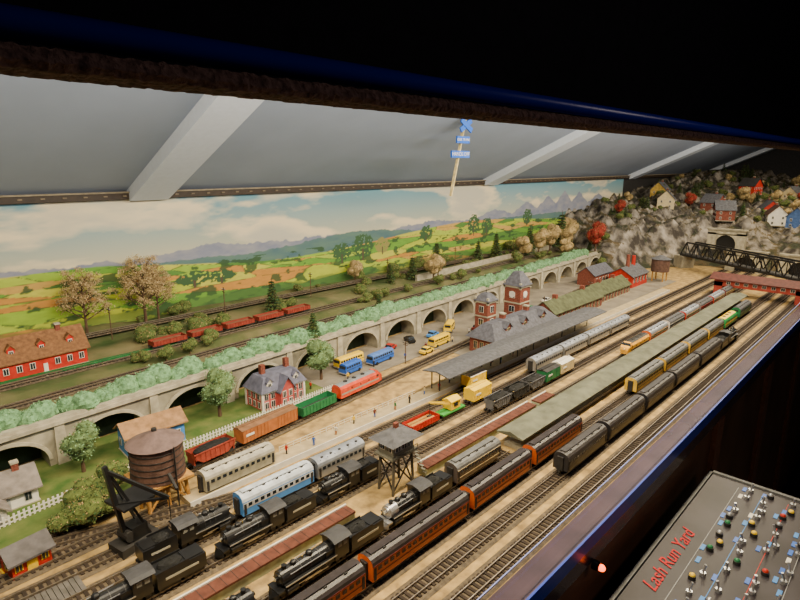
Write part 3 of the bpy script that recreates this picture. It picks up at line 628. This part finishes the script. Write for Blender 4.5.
# ------------------------------------------------------------------ end mountain
def hz(x,y):
    xf=6.15 if y<1.75 else 6.15-1.0*min(1,(y-1.75)/.5)
    xf+=.18*noise.noise(Vector((y*3,1,1)))
    t=min(1,max(0,(x-xf)/.75));t=t*t*(3-2*t)
    z=t*.40+max(0,x-xf-.6)*.10+t*.12*max(0,y-2.2)
    v=noise.voronoi(Vector((x*6,y*6,0)))[0];v2=noise.voronoi(Vector((x*13,y*13,2)))[0]
    z+=t*(.10*noise.fractal(Vector((x*3,y*3,0)),1,2,5)+.12*(v[1]-v[0])+.03*(v2[1]-v2[0])-.05)
    return max(-.02,min(z,.93)-.004)
b=B();nx,ny=330,150;P0=[];F=[]
for i in range(nx+1):
    x=4.9+6.1*(i/nx)**1.3
    for j in range(ny+1): y=.3+2.7*j/ny;P0.append((x,y,hz(x,y)))
for i in range(nx):
    for j in range(ny): k=i*(ny+1)+j;F.append((k,k+ny+1,k+ny+2,k+1))
rk=bpy.data.materials.new('mountain_rock');rk.use_nodes=True;nt=rk.node_tree;bs=nt.nodes['Principled BSDF'];bs.inputs['Roughness'].default_value=.95
ge=nt.nodes.new('ShaderNodeNewGeometry');sp=nt.nodes.new('ShaderNodeSeparateXYZ');nt.links.new(ge.outputs['Normal'],sp.inputs[0])
nz=nt.nodes.new('ShaderNodeTexNoise');nz.inputs['Scale'].default_value=9;nz.inputs['Detail'].default_value=8;tc=nt.nodes.new('ShaderNodeTexCoord');nt.links.new(tc.outputs['Object'],nz.inputs['Vector'])
r1=nt.nodes.new('ShaderNodeValToRGB');r1.color_ramp.elements[0].position=.4;r1.color_ramp.elements[1].position=.65;r1.color_ramp.elements[0].color=(.035,.028,.022,1);r1.color_ramp.elements[1].color=(.34,.30,.25,1)
r2=nt.nodes.new('ShaderNodeValToRGB');r2.color_ramp.elements[0].position=.4;r2.color_ramp.elements[1].position=.6;r2.color_ramp.elements[0].color=(.025,.03,.012,1);r2.color_ramp.elements[1].color=(.10,.07,.03,1)
nt.links.new(nz.outputs['Fac'],r1.inputs[0]);nt.links.new(nz.outputs['Fac'],r2.inputs[0])
mr=nt.nodes.new('ShaderNodeMapRange');mr.inputs['From Min'].default_value=.6;mr.inputs['From Max'].default_value=.8;nt.links.new(sp.outputs['Z'],mr.inputs['Value'])
mx=nt.nodes.new('ShaderNodeMixRGB');nt.links.new(mr.outputs[0],mx.inputs[0]);nt.links.new(r1.outputs[0],mx.inputs[1]);nt.links.new(r2.outputs[0],mx.inputs[2]);nt.links.new(mx.outputs[0],bs.inputs['Base Color'])
bp=nt.nodes.new('ShaderNodeBump');bp.inputs['Strength'].default_value=1;bp.inputs['Distance'].default_value=.03;nt.links.new(nz.outputs['Fac'],bp.inputs['Height']);nt.links.new(bp.outputs[0],bs.inputs['Normal'])
b.add(P0,F,rk);b.obj('rocky_mountain')
for X,y,z in((6.08,.82,0),(6.08,1.26,0),(6.28,1.50,.17)):
    b=B()
    b.box(0,.06,-.17,-.09,0,.17,conc2);b.box(0,.06,.09,.17,0,.17,conc2);b.box(0,.06,-.17,.17,.15,.2,conc2);b.box(-.01,.06,-.18,.18,.195,.21,concrete);b.box(.04,.06,-.09,.09,0,.15,black)  # black sheet behind the opening stands in for the tunnel's darkness
    for k in range(10):
        t0=math.pi*k/10;t1=math.pi*(k+1)/10;p=(math.cos(t0)*.09,.06+math.sin(t0)*.09);q=(math.cos(t1)*.09,.06+math.sin(t1)*.09)
        b.poly([(0,p[0],p[1]),(0,q[0],q[1]),(0,q[0],.16),(0,p[0],.16)],conc2)
    b.obj('tunnel_portal',(X,y,z))
b=B();L=1.35;n=9
for s in(-.05,.05):
    b.beam((0,s,.0),(L,s,.0),.012,.018,black);b.beam((L/n*.5,s,.13),(L-L/n*.5,s,.13),.010,.014,black)
    for k in range(n):
        xa=L*k/n;xm=L*(k+.5)/n;xb=L*(k+1)/n;b.beam((xa,s,0),(xm,s,.13),.008,.008,black);b.beam((xm,s,.13),(xb,s,0),.008,.008,black);b.beam((xm,s,.0),(xm,s,.13),.005,.005,black)
for k in range(n+1): b.beam((L*k/n,-.05,0),(L*k/n,.05,0),.01,.01,black)
b.box(0,L,-.04,.04,.005,.012,darkm)
for xx in(0,L): b.box(xx-.06,xx+.06,-.07,.07,-.14,-.01,concrete)
b.obj('truss_bridge',(6.0,1.78,.13),math.atan2(-1.1,-.75))
for k in range(230):
    x=R.uniform(5.3,10.2);y=R.uniform(.5,2.9)
    if x<6.8 and y<2.3: continue
    src=R.choice([t_pine,t_bush,t_olive,t_bush,t_bush,t_bush,t_pine,t_pine,t_bush]);inst(src,(x,y,hz(x,y)-.02),R.uniform(0,6),R.uniform(.5,1.0)*(1.2 if x>8 else 1))
for x,y in((7.4,2.2),(8.2,1.2),(6.3,2.6)): inst(t_red,(x,y,hz(x,y)-.02),x,1.0)
hs=[(7.0,2.35,cream,greyroof),(7.4,1.95,brick,greyroof),(7.8,1.45,red,greyroof),(6.95,1.0,MM('navy_roofhouse',(.06,.12,.3)),greyroof),(8.4,1.8,red,darkm),(7.1,1.25,white,brownroof),(8.8,1.4,cream,greyroof),(6.9,1.70,brick,greyroof),(7.5,2.6,MM('ochre_house',(.5,.32,.06)),greyroof)]
for x,y,w_,r_ in hs: house('village_house',.26,.18,.12,.09,w_,r_,white,(x,y,hz(x,y)-.01),R.uniform(-.5,.5),R.choice('xy'),two=True)
# ------------------------------------------------------------------ painted backdrop
NX,NZ=1600,170;xs=np.linspace(-.6,7.3,NX);zs=np.linspace(.12,.835,NZ)
X,Z=np.meshgrid(xs,zs,indexing='ij')
rng=np.random.RandomState(3);tab=rng.rand(256,256)
def vn(x,y):
    xi=np.floor(x).astype(int);yi=np.floor(y).astype(int);fx=x-xi;fy_=y-yi;fx=fx*fx*(3-2*fx);fy_=fy_*fy_*(3-2*fy_)
    g=lambda a,c:tab[a%256,c%256]
    return (g(xi,yi)*(1-fx)+g(xi+1,yi)*fx)*(1-fy_)+(g(xi,yi+1)*(1-fx)+g(xi+1,yi+1)*fx)*fy_
def fbm(x,y,o=5):
    s=0;a=.5
    for k in range(o): s=s+a*vn(x*2**k+k*17,y*2**k+k*31);a*=.5
    return s/(1-.5**o)
def mixc(c,d,t): return c*(1-t[...,None])+d*t[...,None]
def C(*a): return np.array(a,float)
def full(*a): return np.broadcast_to(C(*a),(NX,NZ,3))
t=np.clip((Z-.48)/.34,0,1)
col=mixc(full(.66,.54,.30),full(.13,.29,.36),t**.55)
cl=fbm(X*1.5+3,Z*5.5+2,6);cm=np.clip((cl-.45)/.10,0,1);col=mixc(col,full(.74,.62,.40),cm*.95)
cs=np.clip((fbm(X*1.5+3.05,Z*5.5+2.2,6)-.5)/.15,0,1)*cm;col=mixc(col,full(.34,.37,.35),cs*.6)
def hill(prof,c,jag=.004):
    global col
    h=prof+jag*(fbm(X*25,X*0+1,3)-.5)
    m=np.clip((h-Z)/.004,0,1);col=mixc(col,c,m);return m
pk=np.zeros_like(X)
for cx,w,hh in((4.4,.35,.07),(5.0,.3,.12),(5.4,.3,.17),(5.75,.28,.21),(6.1,.3,.18),(6.6,.4,.15),(3.6,.6,.05),(1.6,.5,.05),(.2,.5,.03)): pk=np.maximum(pk,hh*np.clip(1-np.abs(X-cx)/w,0,1))
c1=mixc(full(.13,.16,.27),full(.32,.31,.32),fbm(X*12,Z*30,4))
hill(.50+.05*vn(X*1.3,X*0+5)+pk,c1,.03)
c2=mixc(full(.05,.11,.16),full(.12,.21,.14),fbm(X*8,Z*30,4))
hill(.475+.07*vn(X*1.1+9,X*0+2),c2,.02)
def fields(sx,sz,seed,pal):
    U=X/sx+.35*np.sin(Z*22+X*2)+Z*1.5;V=Z/sz+.5*np.sin(X*1.9+seed);iu=np.floor(U);iv=np.floor(V)
    d1=np.full(X.shape,9.);d2=d1.copy();idx=np.zeros(X.shape,int)
    for a in(-1,0,1):
        for c in(-1,0,1):
            ci=(iu+a).astype(int);cj=(iv+c).astype(int)
            px=iu+a+tab[(ci+seed)%256,cj%256];py=iv+c+tab[(ci)%256,(cj+seed*3)%256];d=np.hypot(U-px,V-py)
            h=(tab[(ci*7+seed)%256,(cj*13+5)%256]*len(pal)).astype(int)%len(pal)
            n=d<d1;d2=np.where(n,d1,np.minimum(d2,d));idx=np.where(n,h,idx);d1=np.where(n,d,d1)
    c=np.array(pal)[idx];c=c*(.85+.3*fbm(X*30,Z*90,3))[...,None]
    e=np.clip(1-(d2-d1)/.09,0,1)*(fbm(X*40,Z*60,2)>.40);return mixc(c,full(.025,.07,.02),e*.9)
pal=[(.40,.46,.03),(.27,.42,.03),(.13,.30,.03),(.48,.47,.05),(.50,.23,.04),(.08,.2,.03),(.36,.46,.04),(.52,.32,.07)]
hill(.455+.05*np.sin(X*1.7+1)+.03*vn(X*2,X*0),fields(.3,.035,3,pal))
hill(.40+.06*np.sin(X*1.25+3.2)+.02*vn(X*3,X*0+7),fields(.45,.05,11,pal),.01)
hill(.325+.06*np.sin(X*1.05+.3),fields(.5,.07,23,pal),.01)
tr=fbm(X*11,Z*30+8,4);m=np.clip((tr-.61)/.03,0,1)*(Z<.46)*(Z>.2);col=mixc(col,full(.025,.07,.02),m*.9)
def ptree(cx,z0,w,h,c=(.035,.09,.03)):
    global col
    d=np.hypot((X-cx)/w,(Z-z0-h*.6)/(h*.5))+.5*(fbm(X*40,Z*60,3)-.5);m=np.clip((1-d)/.1,0,1)*(fbm(X*60+5,Z*80,2)>.33)
    col=mixc(col,full(*c),m)
    m=((np.abs(X-cx)<w*.07)&(Z>z0)&(Z<z0+h*.5)).astype(float);col=mixc(col,full(.08,.05,.03),m)
for a in((2.55,.32,.09,.14),(2.75,.32,.11,.18),(2.95,.34,.08,.12,(.25,.22,.06)),(1.45,.32,.12,.09),(1.62,.32,.1,.08),(4.1,.38,.09,.17),(4.3,.38,.08,.14),(3.45,.38,.08,.13),(5.0,.40,.09,.16)): ptree(*a)
m=np.clip((.235+.05*fbm(X*9,X*0+3,4)-Z)/.01,0,1);col=mixc(col,full(.05,.11,.03),m*.6)
me=bpy.data.meshes.new('painted_backdrop');V=np.stack([X,np.full_like(X,3.0),Z],-1).reshape(-1,3)
ii,jj=np.meshgrid(np.arange(NX-1),np.arange(NZ-1),indexing='ij');k=(ii*NZ+jj).ravel();F=np.stack([k,k+NZ,k+NZ+1,k+1],-1)
me.vertices.add(len(V));me.vertices.foreach_set('co',V.ravel());me.loops.add(F.size);me.loops.foreach_set('vertex_index',F.ravel());me.polygons.add(len(F));me.polygons.foreach_set('loop_start',np.arange(0,F.size,4));me.update(calc_edges=True)
ca=me.color_attributes.new('paint','FLOAT_COLOR','POINT');ca.data.foreach_set('color',np.concatenate([col,np.ones((NX,NZ,1))],-1).astype(np.float32).ravel())
m=bpy.data.materials.new('mural_paint');m.use_nodes=True;nt=m.node_tree;a=nt.nodes.new('ShaderNodeAttribute');a.attribute_name='paint';nt.links.new(a.outputs['Color'],nt.nodes['Principled BSDF'].inputs['Base Color']);nt.nodes['Principled BSDF'].inputs['Roughness'].default_value=.8
me.materials.append(m);o=bpy.data.objects.new('painted_backdrop',me);bpy.context.collection.objects.link(o)
# ------------------------------------------------------------------ case / room shell
panel=MM('grey_panel',(.33,.38,.48),rough=.6,var=.06,scale=3);brace=MM('brace_paint',(.68,.73,.82),rough=.6,var=.03)
b=B();b.box(-.7,12,3.005,3.08,-.2,1.0,darkm);b.obj('wall_back')
b=B();b.box(-.7,12,2.965,3.005,.832,.868,MM('trim_brown',(.035,.022,.013),rough=.5))
for x in np.arange(-.6,8,.09): b.box(x-.012,x+.006,2.960,2.966,.846,.852,MM('trim_gold',(.18,.14,.09)))
b.box(-.7,12,2.955,2.97,.863,.871,MM('trim_light',(.22,.18,.12)));b.obj('trim_1')
b=B();sl=.45
b.add([(-.7,3.0,.87),(12,3.0,.87),(12,.9,.87+sl*2.1),(-.7,.9,.87+sl*2.1)],[(0,1,2,3)],panel);b.add([(-.7,.9,.87+sl*2.1),(12,.9,.87+sl*2.1),(12,.5,.87+sl*2.1),(-.7,.5,.87+sl*2.1)],[(0,1,2,3)],panel)
b.obj('ceiling')
for x in(-1.8,1.23,4.3,7.5,10.6):
    b=B();b.beam((x,2.98,.85),(x,1.2,.85+sl*1.78),.2,.06,brace);b.obj('ceiling_brace')
b=B();b.box(11,11.1,.3,3.1,-.5,2,MM('end_wall_dark',(.03,.028,.03)));b.obj('wall_end')
b=B();blk=MM('fascia_black',(.005,.005,.007),rough=.8,spec=.1)
b.box(-.8,12,.5,.56,1.083,2.1,blk);b.box(-.8,12,-1.5,.56,2.05,2.1,blk);b.obj('wall_front_fascia')
b=B();b.cyl((-.8,.500,1.099),(12,.500,1.099),.0115,MM('blue_gloss',(.006,.014,.30),rough=.3,var=0,spec=.5),n=28);b.obj('trim_2',smooth=True)
cp=MM('brown_carpet',(.11,.065,.055),rough=1,var=.5,scale=120,bump=1)
b=B();nx=1500;P0=[];F=[];pr=[(.494,1.084),(.490,1.079),(.489,1.073),(.495,1.068),(.525,1.066),(.56,1.07),(.56,1.084)]
for i in range(nx+1):
    x=-.8+6*i/nx
    for (y,z) in pr: P0.append((x,y+R.uniform(-.001,.001),z+R.uniform(-.001,.001)))
q=len(pr)
for i in range(nx):
    for j in range(q): F.append((i*q+j,(i+1)*q+j,(i+1)*q+(j+1)%q,i*q+(j+1)%q))
b.add(P0,F,cp);b.obj('carpet_edging')
purp=MM('ledge_reflection_tint',(.07,.04,.045),rough=.25,var=.3,scale=8,spec=.5)  # glossy ledge; its purple-brown colour stands in for a reflection band
b=B();b.box(-.7,7,.545,.61,-.08,.024,purp);b.box(-.7,7,.540,.546,-.02,.026,MM('blue_edge',(.03,.06,.4),rough=.3,var=0));b.obj('front_ledge')
b=B();b.box(-.7,7,.56,.60,-1.6,-.08,MM('cabinet_brown',(.15,.07,.035),rough=.4,var=.3,scale=4))
for x in(2.6,3.6,4.6): b.box(x-.05,x+.05,.54,.56,-1.6,-.08,MM('cabinet_post',(.25,.10,.05),rough=.4))
b.obj('cabinet_front')
g=bpy.data.materials.new('acrylic');g.use_nodes=True;nt=g.node_tree;nt.nodes.clear();o_=nt.nodes.new('ShaderNodeOutputMaterial');mxs=nt.nodes.new('ShaderNodeMixShader');tr_=nt.nodes.new('ShaderNodeBsdfTransparent');gl=nt.nodes.new('ShaderNodeBsdfGlossy');gl.inputs['Roughness'].default_value=.08;tr_.inputs[0].default_value=(.86,.86,.92,1);mxs.inputs[0].default_value=.05;nt.links.new(tr_.outputs[0],mxs.inputs[1]);nt.links.new(gl.outputs[0],mxs.inputs[2]);nt.links.new(mxs.outputs[0],o_.inputs[0])
b=B();b.poly([(-.7,.57,.024),(7,.57,.024),(7,.57,.11),(-.7,.57,.11)],g);b.box(-.7,7,.5685,.5715,.11,.113,MM('acrylic_edge_highlight',(.25,.28,.6),rough=.3,var=0));b.obj('acrylic_guard')  # pale blue strip paints in the highlight on the pane's top edge
b=B();b.box(-3,12,-4,.6,-1.7,-1.6,MM('floor_dark',(.02,.017,.015),rough=.6));b.obj('floor')
b=B();b.cyl((0,0,0),(0,-.02,0),.014,darkm);b.ball((0,-.024,0),(.010,.012,.010),MM('lamp_red',(1,.10,.015),var=0,emit=6));b.obj('indicator_lamp',(1.35,.542,-.085))
# control panel
b=B();pf=MM('panel_face',(.035,.03,.035),rough=.45,var=.3,scale=6,spec=.25);b.box(1.32,2.34,-.25,.50,-.32,-.21,MM('panel_box',(.03,.03,.035)));b.box(1.34,2.32,-.23,.485,-.21,-.2,pf);b.box(1.32,2.34,.488,.50,-.21,-.194,MM('panel_rim',(.12,.12,.12)));b.box(2.325,2.34,-.25,.5,-.21,-.194,MM('panel_rim',(.12,.12,.12)))
b.box(1.4,2.3,-.2,.45,-1.6,-.32,MM('panel_box',(.03,.03,.035)))
for i in range(16):
    for j in range(9):
        x=1.39+.059*i+R.uniform(-.012,.012);y=.35-.068*j+R.uniform(-.012,.012)
        k=R.random()
        if k<.45:
            b.cyl((x,y,-.2),(x,y,-.19),.009,silver,n=10);b.cyl((x,y,-.19),(x+R.uniform(-.008,.008),y+R.uniform(-.01,.01),-.165),.003,silver,r1=.004,n=8)
        elif k<.85:
            b.cyl((x,y,-.2),(x,y,-.188),.011,darkm,n=12);b.dome((x,y,-.188),.009,.008,R.choice([red,red,green,yellow,silver,silver]))
        if R.random()<.5: b.box(x-.016,x+.016,y+.014,y+.026,-.2,-.198,R.choice([blue,white,blue,ltblue]))
for j in range(7): y=.385-.08*j;b.box(1.38,2.28,y-.001,y+.001,-.2,-.1990,[MM('line_grey',(.3,.3,.3),var=0),ltblue,red][j%3])
b.obj('control_panel')
def text(s,size,loc,rot,m,name,ext=.0005,al='LEFT',sh=0):
    c=bpy.data.curves.new(name,'FONT');c.body=s;c.size=size;c.extrude=ext;c.materials.append(m);c.align_x=al;c.align_y='CENTER';c.shear=sh;o=bpy.data.objects.new(name,c);bpy.context.collection.objects.link(o);o.location=loc;o.rotation_euler=rot;return o
text('Lash Run Yard',.062,(1.50,.435,-.198),(0,0,0),MM('red_letters',(.5,.012,.015),var=0),'control_panel_lettering',sh=.4)
# hanging signs
b=B();b.beam((2.67,2.13,.82),(2.79,2.13,1.26),.018,.006,MM('signpost_wood',(.7,.55,.25)));sb=MM('sign_blue',(.02,.12,.55),var=0)
p0=Vector((2.67,2.12,.82));p1=Vector((2.79,2.12,1.26))
for t_,w_ in((.55,.17),(.74,.12)):
    c=p0.lerp(p1,t_);b.box(c.x-w_/2,c.x+w_/2,2.112,2.122,c.z-.02,c.z+.02,sb)
c=p0.lerp(p1,.93);b.beam((c.x-.05,2.115,c.z-.03),(c.x+.05,2.115,c.z+.03),.008,.03,sb);b.beam((c.x-.05,2.11,c.z+.03),(c.x+.05,2.11,c.z-.03),.008,.03,sb)
sg=b.obj('hanging_sign')
for t_,s_,q in((.55,'HANDS OFF',.031),(.74,'OUR TRAINS',.021)):
    c=p0.lerp(p1,t_);o=text(s_,q,(c.x,2.111,c.z),(math.pi/2,0,0),white,'sign_text',al='CENTER');o.parent=sg
# ------------------------------------------------------------------ lights
lm=MM('lamp_housing',(.5,.5,.5))
def lamp(x,y,z,sx,sy,e,col,tilt,box=True):
    l=bpy.data.lights.new('case_light','AREA');l.shape='RECTANGLE';l.size=sx;l.size_y=sy;l.energy=e;l.color=col
    o=bpy.data.objects.new('case_light',l);bpy.context.collection.objects.link(o);o.location=(x,y,z);o.rotation_euler=(tilt,0,0)
    if box:
        b=B();b.box(-sx/2,sx/2,-sy/2,sy/2,.008,.03,lm);h=b.obj('lamp_fixture',(x,y,z));h.rotation_euler=(tilt,0,0)
for x,k in((0.2,1.1),(1.5,1.15),(2.8,1.05),(4.1,1),(5.4,.85),(6.7,.5),(8.2,.35)):
    lamp(x,.85,1.5,.9,.08,37*k,(1,.83,.54),math.radians(18))
    lamp(x,.66,1.22,.9,.04,12*k,(.94,.96,1),math.radians(122))  # unseen fills with housings, added to brighten the sloped ceiling panels
l=bpy.data.lights.new('fascia_fill_light','AREA');l.size=.6;l.energy=9;l.color=(1,.85,.8);o=bpy.data.objects.new('fascia_fill_light',l);bpy.context.collection.objects.link(o);o.location=(1.2,-1.4,1.9);o.rotation_euler=(math.radians(60),0,0)  # unseen fill light added on the viewer's side to lift the blue trim
w=bpy.data.worlds.new('world');bpy.context.scene.world=w;w.use_nodes=True;w.node_tree.nodes['Background'].inputs[0].default_value=(.5,.55,.7,1);w.node_tree.nodes['Background'].inputs[1].default_value=.02
# ------------------------------------------------------------------ camera
f=560;P_=math.atan(135/f);cc=(135/f)*math.sin(P_)+math.cos(P_);th=math.atan((550/f)/cc)
h=Vector((math.cos(th),math.sin(th),0));r=Vector((math.sin(th),-math.cos(th),0));d=h*math.cos(P_)+Vector((0,0,-math.sin(P_)));u=r.cross(d)
M=Matrix((r,u,-d)).transposed().to_4x4();M.translation=Vector((0,0,1))
cd=bpy.data.cameras.new('camera');cd.lens=f/800*36;cd.sensor_width=36;cd.clip_start=.01;cam=bpy.data.objects.new('camera',cd);bpy.context.collection.objects.link(cam);cam.matrix_world=M;bpy.context.scene.camera=cam
